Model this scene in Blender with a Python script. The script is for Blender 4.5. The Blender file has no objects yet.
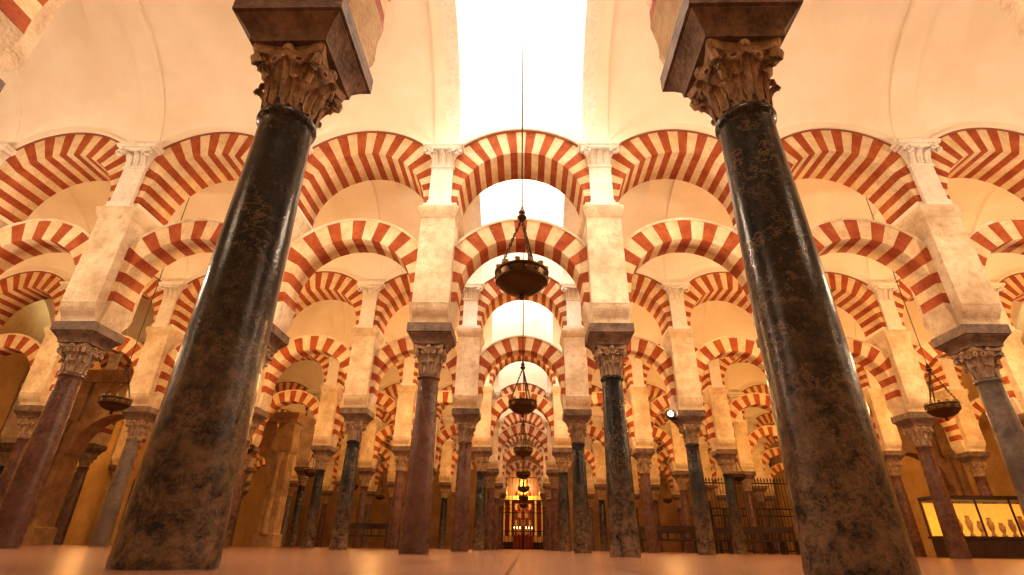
import bpy, math, random
from math import sin, cos, pi, sqrt, radians
from mathutils import Matrix, Vector
random.seed(4)
scene = bpy.context.scene
COL = scene.collection

# ------------------------------------------------------------ layout
HALF = 1.5
ROWS = [2.53, 8.2, 14.1, 20.0, 25.9, 31.8, 37.7]
FAR = 43.6
BACK = -3.2
NX = 6            # bays each side of the central one
XW = HALF + 3.0*NX   # 19.5

# ------------------------------------------------------------ materials
def nt(name):
    m = bpy.data.materials.new(name); m.use_nodes = True
    t = m.node_tree; b = t.nodes['Principled BSDF']
    return m, t, b

def N(t, kind, **kw):
    n = t.nodes.new(kind)
    for k, v in kw.items():
        if k in n.inputs.keys(): n.inputs[k].default_value = v
        else: setattr(n, k, v)
    return n

def ramp(t, fac, stops):
    r = t.nodes.new('ShaderNodeValToRGB')
    e = r.color_ramp.elements
    while len(e) < len(stops): e.new(0.5)
    for i, (p, c) in enumerate(stops):
        e[i].position = p; e[i].color = (*c, 1)
    t.links.new(fac, r.inputs['Fac'])
    return r.outputs['Color']

def mix(t, fac, a, b, mode='MIX'):
    m = t.nodes.new('ShaderNodeMix'); m.data_type = 'RGBA'; m.blend_type = mode
    for sock, v in ((m.inputs[0], fac), (m.inputs[6], a), (m.inputs[7], b)):
        if hasattr(v, 'is_linked'): t.links.new(v, sock)
        elif isinstance(v, (int, float)): sock.default_value = v
        else: sock.default_value = (*v, 1)
    return m.outputs[2]

def plaster(name, c1, c2, scale=2.5, rough=0.85, bump=0.15, stain=None, bscale=30):
    m, t, b = nt(name)
    g = N(t, 'ShaderNodeNewGeometry')
    n1 = N(t, 'ShaderNodeTexNoise', Scale=scale, Detail=8.0, Roughness=0.65)
    t.links.new(g.outputs['Position'], n1.inputs['Vector'])
    col = ramp(t, n1.outputs[0], [(0.35, c1), (0.65, c2)])
    if stain:
        n2 = N(t, 'ShaderNodeTexNoise', Scale=scale*4.3, Detail=10.0, Roughness=0.75)
        t.links.new(g.outputs['Position'], n2.inputs['Vector'])
        f = ramp(t, n2.outputs[0], [(0.5, (0, 0, 0)), (0.72, (0.7, 0.7, 0.7))])
        col = mix(t, f, col, stain)
    t.links.new(col, b.inputs['Base Color'])
    b.inputs['Roughness'].default_value = rough
    n3 = N(t, 'ShaderNodeTexNoise', Scale=float(bscale), Detail=6.0)
    t.links.new(g.outputs['Position'], n3.inputs['Vector'])
    bp = N(t, 'ShaderNodeBump', Strength=bump, Distance=0.03)
    t.links.new(n3.outputs[0], bp.inputs['Height'])
    t.links.new(bp.outputs[0], b.inputs['Normal'])
    return m

M_RED = plaster('brick_red', (0.34, 0.070, 0.020), (0.50, 0.150, 0.045), 3.5, 0.9, 0.3, (0.24, 0.065, 0.028))
M_CRM = plaster('cream_voussoir', (0.68, 0.50, 0.29), (0.85, 0.70, 0.48), 3.0, 0.9, 0.25, (0.50, 0.33, 0.17))
M_PIER = plaster('limestone_pier', (0.60, 0.45, 0.29), (0.88, 0.77, 0.59), 1.7, 0.9, 0.45, (0.42, 0.28, 0.16))
M_WHITE = plaster('white_stucco', (0.84, 0.78, 0.69), (0.92, 0.88, 0.82), 3.0, 0.8, 0.2, (0.62, 0.52, 0.40))
M_VAULT = plaster('vault_plaster', (0.86, 0.77, 0.63), (0.93, 0.86, 0.75), 0.8, 0.9, 0.03)
M_MOULD = plaster('moulding_brown', (0.28, 0.10, 0.05), (0.38, 0.16, 0.08), 3.0, 0.8, 0.1)
M_IMP = plaster('impost_stone', (0.10, 0.062, 0.042), (0.29, 0.185, 0.125), 6.0, 0.55, 0.4, (0.035, 0.025, 0.02))
M_CAP = plaster('capital_stone', (0.30, 0.20, 0.125), (0.60, 0.44, 0.30), 9.0, 0.6, 0.5, (0.09, 0.06, 0.04), 60)
M_WALL = plaster('wall_plaster', (0.64, 0.42, 0.15), (0.80, 0.58, 0.25), 0.7, 0.9, 0.1, (0.5, 0.32, 0.12))
M_FARW = plaster('far_wall_stone', (0.26, 0.15, 0.06), (0.44, 0.28, 0.12), 0.9, 0.9, 0.2, (0.13, 0.07, 0.04))
M_STONE = plaster('carved_stone', (0.36, 0.24, 0.12), (0.60, 0.42, 0.23), 2.5, 0.85, 0.4, (0.20, 0.12, 0.06))

def marble(name, dark, light, vein, brown, rough=0.22, warm_low=0.5, vs=0.5, ss=0.5):
    m, t, b = nt(name)
    tc = N(t, 'ShaderNodeTexCoord'); oi = N(t, 'ShaderNodeObjectInfo')
    off = N(t, 'ShaderNodeVectorMath', operation='MULTIPLY_ADD')
    cmb = N(t, 'ShaderNodeCombineXYZ')
    for i in range(3): t.links.new(oi.outputs['Random'], cmb.inputs[i])
    t.links.new(cmb.outputs[0], off.inputs[0]); off.inputs[1].default_value = (37, 19, 53)
    t.links.new(tc.outputs['Object'], off.inputs[2])
    V = off.outputs[0]
    n1 = N(t, 'ShaderNodeTexNoise', Scale=2.2, Detail=9.0, Roughness=0.7, Distortion=0.8)
    t.links.new(V, n1.inputs['Vector'])
    base = ramp(t, n1.outputs[0], [(0.38, dark), (0.72, light)])
    n2 = N(t, 'ShaderNodeTexNoise', Scale=3.2, Detail=12.0, Roughness=0.75, Distortion=0.3)
    t.links.new(V, n2.inputs['Vector'])
    vf = ramp(t, n2.outputs[0], [(0.484, (0, 0, 0)), (0.5, (vs, vs, vs)), (0.516, (0, 0, 0))])
    # veins only appear in patches
    n6 = N(t, 'ShaderNodeTexNoise', Scale=1.7, Detail=4.0)
    t.links.new(V, n6.inputs['Vector'])
    pf = ramp(t, n6.outputs[0], [(0.42, (0, 0, 0)), (0.58, (1, 1, 1))])
    vf = mix(t, 1.0, vf, pf, 'MULTIPLY')
    col = mix(t, vf, base, vein)
    n4 = N(t, 'ShaderNodeTexNoise', Scale=38.0, Detail=8.0, Roughness=0.85)
    t.links.new(V, n4.inputs['Vector'])
    sf = ramp(t, n4.outputs[0], [(0.55, (0, 0, 0)), (0.66, (ss, ss, ss))])
    col = mix(t, sf, col, brown)
    # worn and yellowed at the foot, where people touch it
    sep = N(t, 'ShaderNodeSeparateXYZ'); t.links.new(tc.outputs['Object'], sep.inputs[0])
    mr = N(t, 'ShaderNodeMapRange'); mr.inputs[1].default_value = 1.6; mr.inputs[2].default_value = 0.1
    mr.inputs[3].default_value = 0.0; mr.inputs[4].default_value = 1.0
    t.links.new(sep.outputs[2], mr.inputs[0])
    n5 = N(t, 'ShaderNodeTexNoise', Scale=7.0, Detail=14.0, Roughness=0.85, Distortion=0.2)
    t.links.new(V, n5.inputs['Vector'])
    mm = N(t, 'ShaderNodeMath', operation='MULTIPLY')
    w = ramp(t, n5.outputs[0], [(0.42, (0, 0, 0)), (0.58, (1, 1, 1))])
    t.links.new(mr.outputs[0], mm.inputs[0]); t.links.new(w, mm.inputs[1])
    m2 = N(t, 'ShaderNodeMath', operation='MULTIPLY'); t.links.new(mm.outputs[0], m2.inputs[0]); m2.inputs[1].default_value = warm_low
    col = mix(t, m2.outputs[0], col, brown)
    t.links.new(col, b.inputs['Base Color'])
    rr = N(t, 'ShaderNodeMapRange'); rr.inputs[3].default_value = rough-0.08; rr.inputs[4].default_value = rough+0.14
    t.links.new(n5.outputs[0], rr.inputs[0]); t.links.new(rr.outputs[0], b.inputs['Roughness'])
    b.inputs['Specular IOR Level'].default_value = 0.5
    bp = N(t, 'ShaderNodeBump', Strength=0.10, Distance=0.01)
    t.links.new(n4.outputs[0], bp.inputs['Height']); t.links.new(bp.outputs[0], b.inputs['Normal'])
    return m
MB_BLACK = marble('marble_black', (0.004, 0.005, 0.008), (0.022, 0.023, 0.027), (0.36, 0.24, 0.14), (0.29, 0.185, 0.115), 0.18, 0.85, 0.6, 0.5)
MB_RED = marble('marble_red', (0.075, 0.030, 0.022), (0.21, 0.10, 0.07), (0.38, 0.27, 0.2), (0.10, 0.055, 0.035), 0.24, 0.5, 0.4)
MB_GREY = marble('marble_grey', (0.09, 0.072, 0.068), (0.25, 0.20, 0.175), (0.42, 0.33, 0.25), (0.17, 0.105, 0.07), 0.26, 0.5, 0.4)

def floor_mat():
    m, t, b = nt('floor_marble_tiles')
    g = N(t, 'ShaderNodeNewGeometry')
    br = N(t, 'ShaderNodeTexBrick', Scale=1.0)
    br.offset = 0.0; br.squash = 1.0
    br.inputs['Brick Width'].default_value = 0.62; br.inputs['Row Height'].default_value = 0.62
    br.inputs['Mortar Size'].default_value = 0.012; br.inputs['Mortar Smooth'].default_value = 0.2
    br.inputs['Color1'].default_value = (0.34, 0.165, 0.095, 1); br.inputs['Color2'].default_value = (0.46, 0.25, 0.155, 1)
    br.inputs['Mortar'].default_value = (0.12, 0.055, 0.035, 1)
    t.links.new(g.outputs['Position'], br.inputs['Vector'])
    n = N(t, 'ShaderNodeTexNoise', Scale=1.6, Detail=9.0, Roughness=0.7)
    t.links.new(g.outputs['Position'], n.inputs['Vector'])
    f = ramp(t, n.outputs[0], [(0.35, (0.68, 0.60, 0.56)), (0.65, (1, 1, 1))])
    c = mix(t, 1.0, br.outputs['Color'], f, 'MULTIPLY')
    t.links.new(c, b.inputs['Base Color'])
    b.inputs['Roughness'].default_value = 0.24
    b.inputs['Specular IOR Level'].default_value = 0.35
    return m
M_FLOOR = floor_mat()

def simple(name, c, rough=0.5, metal=0.0, emit=None, es=0.0):
    m, t, b = nt(name)
    g = N(t, 'ShaderNodeTexCoord')
    n = N(t, 'ShaderNodeTexNoise', Scale=8.0, Detail=5.0)
    t.links.new(g.outputs['Object'], n.inputs['Vector'])
    d = tuple(x*0.7 for x in c)
    t.links.new(ramp(t, n.outputs[0], [(0.35, d), (0.65, c)]), b.inputs['Base Color'])
    b.inputs['Roughness'].default_value = rough; b.inputs['Metallic'].default_value = metal
    if emit:
        b.inputs['Emission Color'].default_value = (*emit, 1); b.inputs['Emission Strength'].default_value = es
    return m
M_BRASS = simple('aged_brass', (0.14, 0.075, 0.027), 0.42, 0.8)
M_IRON = simple('wrought_iron', (0.03, 0.022, 0.018), 0.5, 0.5)
M_WOOD = simple('dark_wood', (0.07, 0.03, 0.014), 0.45)
M_GOLD = simple('gilding', (0.85, 0.50, 0.13), 0.45, 0.4)
M_CARV = simple('carved_altar_wood', (0.22, 0.09, 0.03), 0.5)
M_REDP = simple('red_panel', (0.36, 0.05, 0.02), 0.5)
M_CUP = simple('lamp_glass_cup', (0.45, 0.33, 0.18), 0.2)
M_ALTGLOW = simple('added_altar_glow', (1, 0.8, 0.4), 0.5, 0, (1.0, 0.72, 0.32), 12.0)  # emission added to brighten the chapel altar
M_LED = simple('floodlight_lens', (1, 0.95, 0.85), 0.3, 0, (1.0, 0.92, 0.78), 14.0)
M_WIN = simple('amber_window_glass', (0.9, 0.6, 0.15), 0.4, 0, (1.0, 0.55, 0.08), 1.0)
M_CASE = simple('vitrine_glow', (0.9, 0.5, 0.1), 0.4, 0, (1.0, 0.45, 0.05), 0.8)
def glass():
    m, t, b = nt('vitrine_glass')
    b.inputs['Base Color'].default_value = (0.9, 0.95, 0.95, 1); b.inputs['Roughness'].default_value = 0.03
    b.inputs['Alpha'].default_value = 0.06
    return m
M_GLASS = glass()
M_CABLE = simple('cable_steel', (0.06, 0.045, 0.035), 0.5, 0.6)

# ------------------------------------------------------------ mesh builder
class MB:
    def __init__(s): s.v = []; s.f = []; s.m = []; s.sm = []
    def face(s, pts, mat, smooth=False):
        i = len(s.v); s.v += [tuple(p) for p in pts]
        s.f.append(tuple(range(i, i+len(pts)))); s.m.append(mat); s.sm.append(smooth)
    def grid(s, rows, mat, smooth=True, closed=False):
        i0 = len(s.v); nr = len(rows); nc = len(rows[0])
        for r in rows: s.v += [tuple(p) for p in r]
        for a in range(nr-1):
            for b in range(nc if closed else nc-1):
                b2 = (b+1) % nc
                s.f.append((i0+a*nc+b, i0+a*nc+b2, i0+(a+1)*nc+b2, i0+(a+1)*nc+b)); s.m.append(mat); s.sm.append(smooth)
    def lathe(s, prof, mat, seg=24, c=(0, 0), smooth=True, cap=True):
        rows = [[(c[0]+r*cos(2*pi*k/seg), c[1]+r*sin(2*pi*k/seg), z) for k in range(seg)] for r, z in prof]
        s.grid(rows, mat, smooth, True)
        if cap:
            s.face(rows[0][::-1], mat); s.face(rows[-1], mat)
    def sq(s, prof, mat, c=(0, 0), cap=True):
        rows = [[(c[0]-hx, c[1]-hy, z), (c[0]+hx, c[1]-hy, z), (c[0]+hx, c[1]+hy, z), (c[0]-hx, c[1]+hy, z)] for z, hx, hy in prof]
        s.grid(rows, mat, False, True)
        if cap:
            s.face(rows[0][::-1], mat); s.face(rows[-1], mat)
    def box(s, x0, x1, y0, y1, z0, z1, mat):
        s.sq([(z0, (x1-x0)/2, (y1-y0)/2), (z1, (x1-x0)/2, (y1-y0)/2)], mat, ((x0+x1)/2, (y0+y1)/2))
    def tube(s, pts, r, mat, seg=6):
        rows = []
        for i, p in enumerate(pts):
            p = Vector(p)
            d = (Vector(pts[min(i+1, len(pts)-1)]) - Vector(pts[max(i-1, 0)])).normalized()
            u = d.orthogonal().normalized(); w = d.cross(u)
            rr = r[i] if isinstance(r, (list, tuple)) else r
            rows.append([p + rr*(cos(2*pi*k/seg)*u + sin(2*pi*k/seg)*w) for k in range(seg)])
        s.grid(rows, mat, True, True); s.face(rows[0][::-1], mat); s.face(rows[-1], mat)
    def torus(s, c, R, r, mat, ax='z', rot=0.0, sx=1.0, S=12, s2=6):
        rows = []
        for i in range(S+1):
            a = 2*pi*i/S; row = []
            for j in range(s2):
                b = 2*pi*j/s2
                x = (R+r*cos(b))*cos(a); y = (R+r*cos(b))*sin(a)*sx; z = r*sin(b)
                if ax == 'x': x, y, z = z, x, y
                elif ax == 'y': x, y, z = x, z, y
                x, y = x*cos(rot)-y*sin(rot), x*sin(rot)+y*cos(rot)
                row.append((c[0]+x, c[1]+y, c[2]+z))
            rows.append(row)
        s.grid(rows, mat, True, True)
    def leaf(s, c, ang, r0, z0, h, w, mat, curl=1.0):
        P = [(0, 0, .75), (.006, .18, 1.0), (.010, .36, .85), (.016, .52, 1.0), (.024, .68, .82), (.048, .85, .85),
             (.085, .97, .62), (.115, .98, .5), (.13, .90, .3), (.122, .82, .12)]
        rows = []
        for i, (ro, zz, ww) in enumerate(P):
            row = []
            for k, u in enumerate((-1, -.5, 0, .5, 1)):
                rr = r0 + ro*curl + (0.018 if k == 2 else (-0.004 if k in (1, 3) else 0.008))
                tx = u*w*ww
                row.append((c[0]+rr*cos(ang)-tx*sin(ang), c[1]+rr*sin(ang)+tx*cos(ang), z0+zz*h-(0.012 if abs(u) == 1 else 0)))
            rows.append(row)
        s.grid(rows, mat, False)
    def mesh(s, name, mats, sharp=None):
        me = bpy.data.meshes.new(name)
        me.from_pydata([tuple(p) for p in s.v], [], s.f)
        for m in mats: me.materials.append(m)
        me.polygons.foreach_set('material_index', s.m)
        me.polygons.foreach_set('use_smooth', s.sm)
        me.update()
        import bmesh
        bm = bmesh.new(); bm.from_mesh(me)
        bmesh.ops.remove_doubles(bm, verts=bm.verts, dist=0.0002)
        bm.normal_update(); bm.to_mesh(me); bm.free()
        if sharp:
            try: me.set_sharp_from_angle(angle=radians(sharp))
            except Exception as e: print(e)
        return me

def put(name, me, loc=(0, 0, 0), rot=0.0, parent=None):
    o = bpy.data.objects.new(name, me); o.location = loc; o.rotation_euler = (0, 0, rot)
    COL.objects.link(o)
    if parent: o.parent = parent
    return o

# ------------------------------------------------------------ column with capital and impost
def column_mesh(nm, marb):
    b = MB()
    prof = [(.212, 0), (.216, .03), (.213, .06)]
    for i in range(1, 13):
        u = i/12; prof.append((.210-.048*u+0.006*sin(pi*u), .06+u*2.45))
    prof += [(.166, 2.525), (.182, 2.54), (.186, 2.56), (.182, 2.58), (.166, 2.595), (.160, 2.60)]
    b.lathe(prof, 0, 40)
    # corinthian capital : bell, two tiers of acanthus, corner volutes, concave abacus
    b.lathe([(.158, 2.60), (.160, 2.67), (.166, 2.79), (.181, 2.90), (.213, 2.98), (.24, 3.015)], 1, 24)
    for k in range(8): b.leaf((0, 0), 2*pi*k/8+pi/8, .160, 2.61, .20, .058, 1, 0.6)
    for k in range(8): b.leaf((0, 0), 2*pi*k/8, .162, 2.65, .31, .056, 1, 0.75)
    for k in range(4):
        a = pi/4 + k*pi/2
        pts = []
        for i in range(14):
            u = i/13; th = -0.5*pi + u*3.2*pi; R = .055*(1-u*0.75)
            rr = .255+R*cos(th); zz = 2.965+R*sin(th)
            pts.append((rr*cos(a), rr*sin(a), zz))
        pts = [(.19*cos(a), .19*sin(a), 2.82), (.22*cos(a), .22*sin(a), 2.89)] + pts
        b.tube(pts, [.018, .024]+[.026]*14, 1, 6)
        for sgn in (-1, 1):
            a2 = a+sgn*0.42
            b.torus((.22*cos(a2), .22*sin(a2), 2.96), .03, .014, 1, 'y', a2-pi/2+pi, 1, 10, 5)
    def abac(z, R, dip):
        row = []
        for k in range(4):
            a = pi/4+k*pi/2; a1 = a+pi/2
            p0 = Vector((R*cos(a), R*sin(a))); p1 = Vector((R*cos(a1), R*sin(a1)))
            mid = Vector((cos(a+pi/4), sin(a+pi/4)))
            for i in range(6):
                u = 0.06+i/5*0.88
                q = p0.lerp(p1, u) - mid*dip*sin(pi*u); row.append((q.x, q.y, z))
        return row
    rows = [abac(3.015, .335, .05), abac(3.04, .35, .05), abac(3.08, .36, .05)]
    b.grid(rows, 1, False, True); b.face(rows[0][::-1], 1); b.face(rows[-1], 1)
    for k in range(4):
        a = k*pi/2; b.lathe([(.01, 3.005), (.035, 3.02), (.042, 3.045), (.03, 3.075)], 1, 8, (.215*cos(a), .215*sin(a)))
    # cyma impost
    b.sq([(3.08, .255, .255), (3.13, .26, .26), (3.16, .28, .28), (3.21, .315, .315), (3.24, .345, .345), (3.25, .345, .345),
          (3.26, .365, .365), (3.405, .365, .365), (3.42, .35, .35)], 2)
    return b.mesh(nm, [marb, M_CAP, M_IMP], 40)
COLS = [column_mesh('column_black', MB_BLACK), column_mesh('column_red', MB_RED), column_mesh('column_grey', MB_GREY)]

# ------------------------------------------------------------ pier carried on the column
DU = 0.12   # raise of the upper tier
def pier_mesh():
    b = MB()
    roll = [(3.42, .30, .31), (3.46, .30, .315), (3.5, .30, .32)]
    for i in range(7):
        roll.append((3.5+.22*(i/6), .30+.01*i/6, .32+.12*sin(i/6*pi/2)))
    roll += [(3.74, .315, .45), (3.78, .31, .44), (5.44, .31, .44), (5.46, .33, .46), (5.50, .335, .465), (5.54, .36, .49), (5.62, .375, .505), (5.66, .375, .505), (5.7, .33, .48)]
    b.sq(roll, 0)
    z = DU
    b.sq([(5.56+z, .225, .50), (5.66+z, .225, .50), (5.69+z, .205, .475), (6.44+z, .205, .475), (6.45+z, .225, .50), (6.49+z, .225, .50), (6.50+z, .205, .48),
          (6.6+z, .21, .485), (6.72+z, .235, .52), (6.80+z, .28, .56), (6.83+z, .30, .58)], 1)
    b.sq([(6.83+z, .34, .60), (6.87+z, .36, .62), (6.88+z, .385, .645), (6.94+z, .395, .655), (6.96+z, .39, .65)], 1)
    b.sq([(6.96+z, .22, .44), (7.9, .22, .41)], 1)
    for sgn in (-1, 1):
        an = sgn*pi/2
        for dx in (-.14, 0, .14):
            b.leaf((dx, 0), an, .485, 6.51+z, .24 if dx else .28, .062, 1, 1.1)
        for dx in (-.28, .28):
            pts = []
            for i in range(14):
                u = i/13; th = pi/2+u*2.8*pi; R = .10*(1-u*.75)
                pts.append((dx+(1 if dx > 0 else -1)*R*cos(th), sgn*.63, 6.74+z+R*sin(th)))
            b.tube(pts, .028, 1, 6)
        b.tube([(-.2, sgn*.61, 6.83+z), (0, sgn*.64, 6.79+z), (.2, sgn*.61, 6.83+z)], .035, 1, 6)
    return b.mesh('pier', [M_PIER, M_WHITE], 40)
PIER = pier_mesh()

# ------------------------------------------------------------ double arch (lower horseshoe + upper round)
def ring(b, cz, Ri, Ro, clip, y, a0, a1, n, mats, sub=3, yi=None):
    def ro(t):
        c = abs(cos(t)); return min(Ro, clip/c) if c > 1e-4 else Ro
    for i in range(n):
        m = mats[i % 2]
        t0 = a0+(a1-a0)*i/n; t1 = a0+(a1-a0)*(i+1)/n
        for k in range(sub):
            s0 = t0+(t1-t0)*k/sub; s1 = t0+(t1-t0)*(k+1)/sub
            def P(t, r, yy): return (r*cos(t), yy, cz+r*sin(t))
            R0, R1 = ro(s0), ro(s1)
            b.face([P(s0, Ri, -y), P(s1, Ri, -y), P(s1, R1, -y), P(s0, R0, -y)], m)
            b.face([P(s0, Ri, y), P(s0, R0, y), P(s1, R1, y), P(s1, Ri, y)], m)
            b.face([P(s0, Ri, -y), P(s0, Ri, y), P(s1, Ri, y), P(s1, Ri, -y)], m, True)
            b.face([P(s0, R0, -y), P(s1, R1, -y), P(s1, R1, y), P(s0, R0, y)], m, True)
LZ, LRI, LRO = 4.02, 1.095, 1.49
UZ, URI, URO = 5.80, 1.19, 1.72
AY = .41
def arch_mesh(tall):
    b = MB()
    d = radians(9)
    ring(b, LZ, LRI, LRO, 1.20, .25, -d, pi+d, 21, (0, 1))
    ring(b, LZ, LRO, LRO+.045, 1.20, .27, radians(38), pi-radians(38), 1, (2, 2), 24)
    x = LRI*cos(d); z = LZ-LRI*sin(d)
    for s in (-1, 1):
        a, c = s*x, s*1.20; e = s*1.16
        for yy in (-.25, .25):
            b.face([(e, yy, 3.42), (c, yy, 3.42), (c, yy, z), (a, yy, z)], 2)
        b.face([(e, -.25, 3.42), (e, .25, 3.42), (a, .25, z), (a, -.25, z)], 2)
    ring(b, UZ, URI, URO, HALF, AY, 0, pi, 27, (0, 1))
    for s in (-1, 1): b.box(min(s*URI, s*HALF), max(s*URI, s*HALF), -AY, AY, 5.68, UZ, 3)
    ring(b, UZ, URO, URO+.035, HALF, AY+.02, radians(30), pi-radians(30), 1, (4, 4), 30)
    ring(b, UZ, URO+.035, URO+.085, HALF, AY+.06, radians(31), pi-radians(31), 1, (3, 3), 30)
    top = 12.0 if tall else 8.1
    n = 24
    for i in range(n):
        xa = -HALF+2*HALF*i/n; xb = -HALF+2*HALF*(i+1)/n
        za = UZ+sqrt(URO**2-xa*xa); zb = UZ+sqrt(URO**2-xb*xb)
        for yy in (-AY, AY):
            b.face([(xa, yy, za), (xb, yy, zb), (xb, yy, top), (xa, yy, top)], 3)
    b.face([(-HALF, -AY, top), (HALF, -AY, top), (HALF, AY, top), (-HALF, AY, top)], 3)
    return b.mesh('double_arch', [M_RED, M_CRM, M_PIER, M_VAULT, M_MOULD])
ARCH = arch_mesh(False); ARCH_T = arch_mesh(True)

# ------------------------------------------------------------ vaults
SP = 7.07; RISE = 2.35
def vz(x, s):
    ax = abs(x)
    bz = SP + RISE*sqrt(max(0, 1-(1-s)**2))
    if ax >= 1.27: return bz-0.09
    p = sqrt(max(0, 1-(ax/1.30)**2))
    h = .68+(2.6-.68)*sin(min(1, s/.85)*pi/2)
    return max(bz, SP+p*h)
def vault_mesh(W):
    b = MB()
    xs = [-1.5, -1.2701, -1.2699]+[-1.26+2.52*i/48 for i in range(49)]+[1.2699, 1.2701, 1.5]
    ss = [1-cos(i/28*pi/2) for i in range(29)]
    ys = [(-W/2+s*W/2, s) for s in ss]+[(W/2-s*W/2, s) for s in ss[::-1][1:]]
    b.grid([[(x, y, vz(x, s)) for x in xs] for y, s in ys], 0, True)
    return b.mesh('vault', [M_VAULT], 20)
def shaft_mesh(W):
    b = MB()
    X = 1.22; T = 12.0
    ss = [1-cos(i/16*pi/2) for i in range(17)]
    ys = [(-W/2+s*W/2, s) for s in ss]+[(W/2-s*W/2, s) for s in ss[::-1][1:]]
    for sg in (-1, 1):
        zz = lambda s: SP+RISE*sqrt(max(0, 1-(1-s)**2))-.09
        b.grid([[(sg*1.5, y, zz(s)), (sg*X, y, zz(s))] for y, s in ys], 0, True)
        b.grid([[(sg*X, y, zz(s)), (sg*X, y, T)] for y, s in ys], 0, False)
    for i in range(1, 4): b.box(-X, X, -W/2+W*i/4-.03, -W/2+W*i/4+.03, T-.06, T, 1)
    b.box(-.03, .03, -W/2, W/2, T-.06, T, 1)
    return b.mesh('lantern_shaft', [M_WHITE, M_IRON], 35)

edges = [BACK]+ROWS+[FAR]
vaults = {}
navs = []
for i in range(len(edges)-1):
    y0 = edges[i]+(AY if i > 0 else 0); y1 = edges[i+1]-(AY if i < len(edges)-2 else 0)
    W = round(y1-y0, 3); yc = (y0+y1)/2; navs.append((yc, W))
    if W not in vaults: vaults[W] = (vault_mesh(W), shaft_mesh(W))
    for k in range(-NX, NX+1):
        put('ceiling_vault' if k else 'skylight_shaft', vaults[W][0 if k else 1], (3.0*k, yc, 0))

for r, Y in enumerate(ROWS):
    for k in range(-NX-1, NX+1):
        X = 3.0*k+HALF
        if r == 0: c = 0
        elif r == 1: c = {-1: 1, 0: 0, -3: 1, 2: 2}.get(k, random.choice((0, 1, 2)))
        else: c = random.choice((0, 0, 1, 1, 2))
        put('marble_column', COLS[c], (X, Y, 0), random.choice((0, pi/2, pi, -pi/2)))
        put('stone_pier', PIER, (X, Y, 0))
    for k in range(-NX, NX+1):
        put('striped_double_arch', ARCH_T if k == 0 else ARCH, (3.0*k, Y, 0))

# ------------------------------------------------------------ room shell
def shell(name, boxes, mats):
    b = MB()
    for bx in boxes: b.box(*bx)
    return put(name, b.mesh(name, mats))
shell('floor', [(-XW-1, XW+1, BACK-1, FAR+3, -.3, 0, 0)], [M_FLOOR])
shell('wall_back', [(-XW-.5, XW+.5, BACK-.4, BACK, 0, 12, 0)], [M_WALL])
shell('wall_left', [(-XW-.8, -XW-.4, BACK, FAR, 0, 12, 0)], [M_WALL])
shell('wall_right', [(XW+.4, XW+.8, BACK, FAR, 0, 12, 0)], [M_WALL])
# far wall with the arched chapel opening
b = MB()
OW, OZ = 2.0, 5.1
b.box(-XW-.5, -OW, FAR, FAR+.5, 0, 12, 0); b.box(OW, XW+.5, FAR, FAR+.5, 0, 12, 0)
for i in range(20):
    xa = -OW+2*OW*i/20; xb = xa+2*OW/20
    za = OZ+sqrt(max(0, OW*OW-xa*xa)); zb = OZ+sqrt(max(0, OW*OW-xb*xb))
    b.face([(xa, FAR, za), (xb, FAR, zb), (xb, FAR, 12), (xa, FAR, 12)], 0)
    b.face([(xa, FAR, za), (xa, FAR+.5, za), (xb, FAR+.5, zb), (xb, FAR, zb)], 0)
put('wall_far', b.mesh('wall_far', [M_FARW]))
b = MB()
Y0 = FAR+2.0
b.box(-2.4, 2.4, Y0+.3, Y0+.5, 0, 7.6, 0)
for s in (-1, 1):
    b.box(s*2.35-.05, s*2.35+.05, FAR+.55, Y0+.3, 0, 7.6, 0)
    b.lathe([(.12, .9), (.16, 1.0), (.11, 1.1), (.13, 2.2), (.1, 3.4), (.17, 3.5), (.17, 3.6)], 1, 12, (s*1.05, Y0))
    b.lathe([(.10, .9), (.14, 1.0), (.09, 1.1), (.11, 2.2), (.08, 3.4), (.15, 3.5), (.15, 3.6)], 1, 12, (s*1.55, Y0+.1))
    b.box(s*1.3-.12, s*1.3+.12, Y0+.15, Y0+.3, 1.2, 3.2, 2)
    b.lathe([(.08, 3.9), (.12, 4.1), (.06, 4.3), (.1, 4.6), (.02, 4.9)], 1, 10, (s*1.4, Y0+.1))
    for j in range(3):
        x = s*(.25+.22*j)
        b.lathe([(.04, .95), (.015, 1.0), (.02, 1.25), (.018, 1.45)], 1, 8, (x, Y0-.6))
        b.lathe([(.01, 1.45), (.03, 1.5), (.005, 1.6)], 4, 8, (x, Y0-.6))  # glowing candle tips, added for extra light at the altar
b.box(-2.4, 2.4, FAR+.55, Y0+.5, 7.55, 7.65, 0)
b.box(-1.8, 1.8, Y0-.15, Y0+.3, 3.6, 3.9, 1); b.box(-1.8, 1.8, Y0-.15, Y0+.3, .5, .9, 1)
b.box(-.75, .75, Y0+.1, Y0+.3, .9, 3.5, 2)
for i in range(5):
    for j in range(4): b.box(-.66+i*.28, -.48+i*.28, Y0, Y0+.12, 1.05+j*.6, 1.5+j*.6, (1 if (i+j) % 2 else 0))
b.lathe([(.5, 3.9), (.55, 4.2), (.3, 4.6), (.35, 5.0), (.2, 5.5), (.02, 5.9)], 1, 16, (0, Y0+.2))
b.box(-.8, .8, Y0-1.0, Y0-.3, 0, .95, 2)
put('chapel_altarpiece', b.mesh('chapel_altarpiece', [M_CARV, M_GOLD, M_REDP, M_IRON, M_ALTGLOW]))
b = MB()
ng = 14
for i in range(ng+1):
    x = -OW+.04+(2*OW-.08)*i/ng
    b.tube([(x, 0, 0), (x, 0, OZ+sqrt(max(0, OW**2-x*x))-.02)], .016 if i % 7 else .05, 0, 6)
for z in (.05, 1.2, 2.5, 3.4, OZ): b.box(-OW, OW, -.03, .03, z, z+.06, 0)
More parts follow.
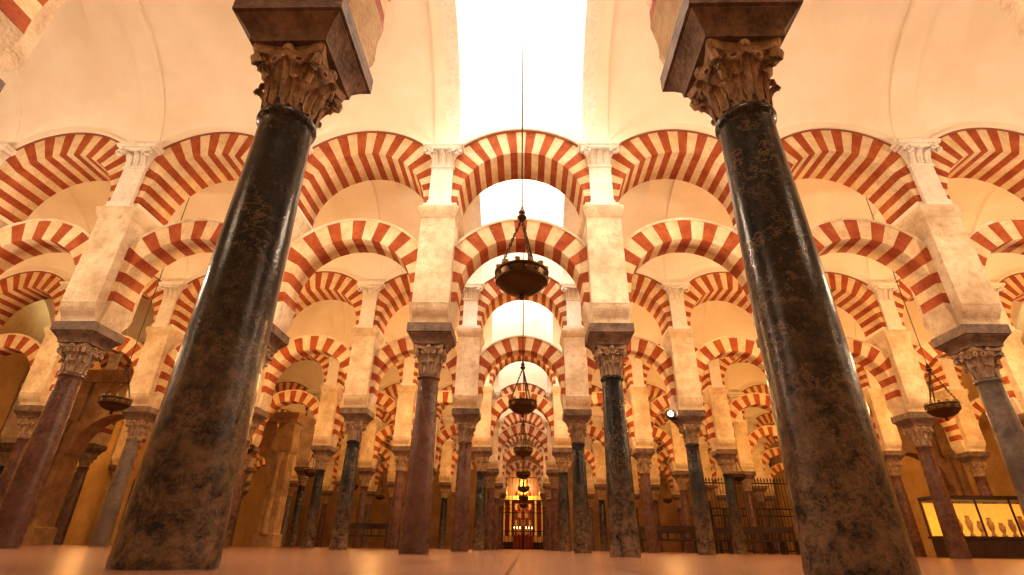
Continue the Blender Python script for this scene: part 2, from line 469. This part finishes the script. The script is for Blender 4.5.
for i in range(10):
    for z in (2.98,): b.torus((-OW+.2+i*.4, 0, z), .17, .018, 0, 'y', 0, 1, 14, 5)
put('chapel_gate', b.mesh('chapel_gate', [M_IRON]), (0, FAR+.25, 0))
b = MB()
for s in (-1, 1):
    b.sq([(0, .35, .3), (.5, .35, .3), (.52, .28, .24), (4.8, .28, .24), (4.85, .36, .32), (5.1, .38, .34)], 0, (s*2.35, 0))
ring(b, OZ, OW, OW+.5, 9, .3, 0, pi, 21, (1, 0))
put('door_surround', b.mesh('portal', [M_STONE, M_RED]), (0, FAR-.36, 0))

# ------------------------------------------------------------ chandeliers
def lamp_mesh(top):
    b = MB()
    z0 = 2.80
    b.lathe([(.02, z0-.20), (.035, z0-.17), (.02, z0-.14), (.06, z0-.125), (.16, z0-.10), (.24, z0-.05), (.275, z0+.0), (.30, z0+.01), (.305, z0+.03),
             (.295, z0+.04), (.295, z0+.11), (.31, z0+.12), (.315, z0+.14), (.29, z0+.145), (.27, z0+.06), (.1, z0-.02)], 0, 32)
    for k in range(12):
        a = 2*pi*k/12
        b.lathe([(.018, z0+.13), (.03, z0+.16), (.034, z0+.19), (.030, z0+.19)], 1, 8, (.28*cos(a), .28*sin(a)))
        b.torus((.305*cos(a+.26), .305*sin(a+.26), z0+.075), .022, .007, 0, 'y', a+.26-pi/2, 1, 8, 4)
    H = Vector((0, 0, 3.70))
    for k in range(3):
        a = 2*pi*k/3+.5
        p = Vector((.295*cos(a), .295*sin(a), z0+.14)); n = 22
        for i in range(n):
            q = p.lerp(H, (i+.5)/n)
            b.torus(q, .014, .0055, 0, 'y' if i % 2 else 'x', a, 1.7, 8, 4)
        b.tube([p, H], .006, 0, 4)
    b.lathe([(.005, 3.66), (.05, 3.69), (.06, 3.72), (.03, 3.75), (.045, 3.79), (.02, 3.84), (.008, 3.88)], 0, 12)
    b.tube([(0, 0, 3.86), (0, 0, top)], .009, 2, 6)
    return b.mesh('chandelier', [M_BRASS, M_CUP, M_CABLE], 40)
L_T = lamp_mesh(11.98); L_S = lamp_mesh(9.5)
lampY = [5.25]+[n[0] for n in navs[2:]]
for y in lampY:
    put('brass_chandelier', L_T, (0.04, y, 0), 0.35)
for n in navs[2:]:
    for x in (-9, 9): put('brass_chandelier', L_S, (x, n[0], 0), random.random())

# small floodlight clamped to the side of an impost
b = MB()
b.box(-.10, .10, -.06, .06, -.09, .09, 0)
b.box(-.03, .18, -.02, .02, -.16, -.09, 0)
rows = [[(.075*cos(2*pi*k/16)*q, -.062-.012*(1-q), .075*sin(2*pi*k/16)*q) for k in range(16)] for q in (1, .6, .1)]
b.grid(rows, 1, True, True); b.face(rows[-1], 1)
FL = b.mesh('floodlight', [M_IRON, M_LED])
put('floodlight', FL, (4.0, 14.0, 3.36)); put('floodlight', FL, (-4.98+.85, 20.0, 3.36))

# ------------------------------------------------------------ furniture and stonework at the sides
def vitrine(loc):
    b = MB()
    b.box(-1.5, 1.5, -.45, .45, .0, .5, 0)
    b.box(-1.55, 1.55, -.5, .5, .5, .56, 0)
    for x in (-1.5, -.5, .5, 1.5):
        for y in (-.44, .44): b.box(x-.02, x+.02, y-.02, y+.02, .56, 1.55, 0)
    b.box(-1.53, 1.53, -.47, .47, 1.55, 1.66, 0)
    b.box(-1.46, 1.46, .36, .40, .58, 1.5, 1)
    b.box(-1.48, 1.48, -.45, -.44, .56, 1.55, 2)
    for i in range(9):
        x = -1.25+i*.31; q = .7+.5*((i*7) % 5)/5
        b.lathe([(.06, .56), (.07, .6), (.03, .62+.04*q), (.07, .62+.15*q), (.09, .62+.3*q), (.05, .62+.4*q), (.06, .62+.46*q)], 3, 10, (x, -.1))
    put('display_case', b.mesh('display_case', [M_WOOD, M_CASE, M_GLASS, M_GOLD]), loc)
vitrine((14.0, 17.3, 0)); vitrine((17.4, 17.3, 0))
vitrine((12.6, 22.8, 0))

def bench(loc):
    b = MB()
    b.box(-1.3, 1.3, -.2, .2, .42, .47, 0); b.box(-1.3, 1.3, .18, .22, .72, .92, 0)
    for x in (-1.28, 1.22):
        b.box(x, x+.06, -.2, .22, 0, .42, 0); b.box(x, x+.06, .16, .22, .42, .95, 0)
    for i in range(8): b.box(-1.15+i*.32, -1.12+i*.32, .17, .23, .47, .74, 0)
    put('wooden_bench', b.mesh('wooden_bench', [M_WOOD]), loc)
for x in (6.0, 9.0):
    for y in (21.6, 22.8, 24.0): bench((x, y, 0))
bench((-6.0, 23, 0))

def grille(loc, w=5.0, h=3.0):
    b = MB()
    n = int(w/.14)
    for i in range(n+1):
        x = -w/2+w*i/n
        b.tube([(x, 0, 0), (x, 0, h)], .014, 0, 6)
        b.lathe([(.005, h+.2), (.035, h+.08), (.02, h)], 0, 6, (x, 0))
        if i % 2 == 0: b.torus((x, 0, h*.55), .06, .01, 0, 'y', 0, 1, 10, 4)
    for z in (.08, h*.5, h*.6, h-.1): b.box(-w/2, w/2, -.025, .025, z, z+.05, 0)
    put('wrought_iron_grille', b.mesh('wrought_iron_grille', [M_IRON]), loc)
for x in (9.0, 12.0, 15.0, -15.0): grille((x, 25.9, 0), 2.5, 3.0)

def portal(loc, rot, w=1.25, h=2.6):
    b = MB()
    for s in (-1, 1):
        b.sq([(0, .42, .42), (.45, .42, .42), (.5, .34, .34), (3.6, .33, .33), (3.65, .40, .40), (3.8, .45, .45), (3.9, .42, .42), (5.0, .34, .34)], 0, (s*(w+.42), 0))
        b.lathe([(.16, .45), (.17, .5), (.12, .6), (.11, 3.2), (.16, 3.3), (.19, 3.6)], 0, 14, (s*(w+.42), -.42))
    ring(b, h, w, w+.45, w+.1, .3, 0, pi, 15, (0, 0))
    n = 20
    for i in range(n):
        xa = -w+2*w*i/n; xb = xa+2*w/n
        for yy in (-.28, .28):
            b.face([(xa, yy, h+sqrt(max(0, w*w-xa*xa))), (xb, yy, h+sqrt(max(0, w*w-xb*xb))), (xb, yy, 4.9), (xa, yy, 4.9)], 0)
    b.sq([(4.9, w+.85, .4), (5.0, w+.9, .45), (5.1, w+.95, .5), (5.3, w+.95, .5)], 0)
    put('stone_portal', b.mesh('stone_portal', [M_STONE], 40), loc, rot)
portal((-13.2, 17.0, 0), 0.0); portal((-12.0, 23.0, 0), 0.0)
portal((16.2, 23.0, 0), 0.0)

def window(name, x, y, z0, w, h):
    b = MB()
    xf = x
    b.box(xf-.02, xf+.02, y-w/2, y+w/2, z0, z0+h, 0)
    nn = int(w/.22)
    for i in range(nn+1):
        yy = y-w/2+w*i/nn; b.box(xf-.06, xf+.06, yy-.02, yy+.02, z0, z0+h, 1)
    for i in range(int(h/.22)+1):
        zz = z0+i*.22; b.box(xf-.06, xf+.06, y-w/2, y+w/2, zz-.02, zz+.02, 1)
    put(name, b.mesh(name, [M_WIN, M_WOOD]))
k = 1
for y in (17.0, 22.9, 28.8):
    window('window_%d' % k, -XW-.33, y, .8, 2.4, 2.2); k += 1

# ------------------------------------------------------------ lights
def light(name, kind, loc, power, col, **kw):
    l = bpy.data.lights.new(name, kind); l.energy = power; l.color = col
    for a, v in kw.items(): setattr(l, a, v)
    o = bpy.data.objects.new(name, l); o.location = loc; COL.objects.link(o); return o
sky_p = [210, 330, 290, 240, 190, 150, 120, 90]
wp = [105, 185, 200, 195, 160, 120, 85, 60]
wc = [(1, .78, .55), (1, .80, .58), (1, .66, .33), (1, .59, .23), (1, .55, .18), (1, .54, .17), (1, .54, .17), (1, .54, .17)]
for i, (yc, W) in enumerate(navs):
    light('skylight_daylight', 'AREA', (0, yc, 11.9), sky_p[i], (1.0, 0.97, 0.94), shape='RECTANGLE', size=2.3, size_y=W-.3)
    xs = [-15, -9, -3, 3, 9, 15] if i % 2 else [-18, -12, -6, 6, 12, 18]
    for x in xs:
        light('warm_fill', 'POINT', (x, yc, 4.8), wp[i]*((.8 if x < 0 else 1.2) if abs(x) > 11 else 1), wc[i], shadow_soft_size=.04)  # unseen points floating in mid-nave, added to light arches and vaults
light('chapel_fill', 'POINT', (0, FAR+1.0, 4.6), 420, (1, .72, .36), shadow_soft_size=.05)  # unseen fill point added to brighten the chapel
w = bpy.data.worlds.new('World'); scene.world = w; w.use_nodes = True
bg = w.node_tree.nodes['Background']; bg.inputs[0].default_value = (1, .97, .93, 1); bg.inputs[1].default_value = 1.2

# ------------------------------------------------------------ camera
cd = bpy.data.cameras.new('Camera'); cam = bpy.data.objects.new('Camera', cd); COL.objects.link(cam)
cd.sensor_width = 36; cd.lens = 18.1; cd.clip_start = 0.02; cd.clip_end = 200
cam.matrix_world = Matrix.Translation((0.072, 0, 0.10)) @ (Matrix.Rotation(radians(1.55), 4, 'Z') @ Matrix.Rotation(radians(116.8), 4, 'X') @ Matrix.Rotation(radians(0.8), 4, 'Z'))
scene.camera = cam
scene.view_settings.view_transform = 'Standard'
scene.view_settings.exposure = 0.35
scene.view_settings.gamma = 0.85
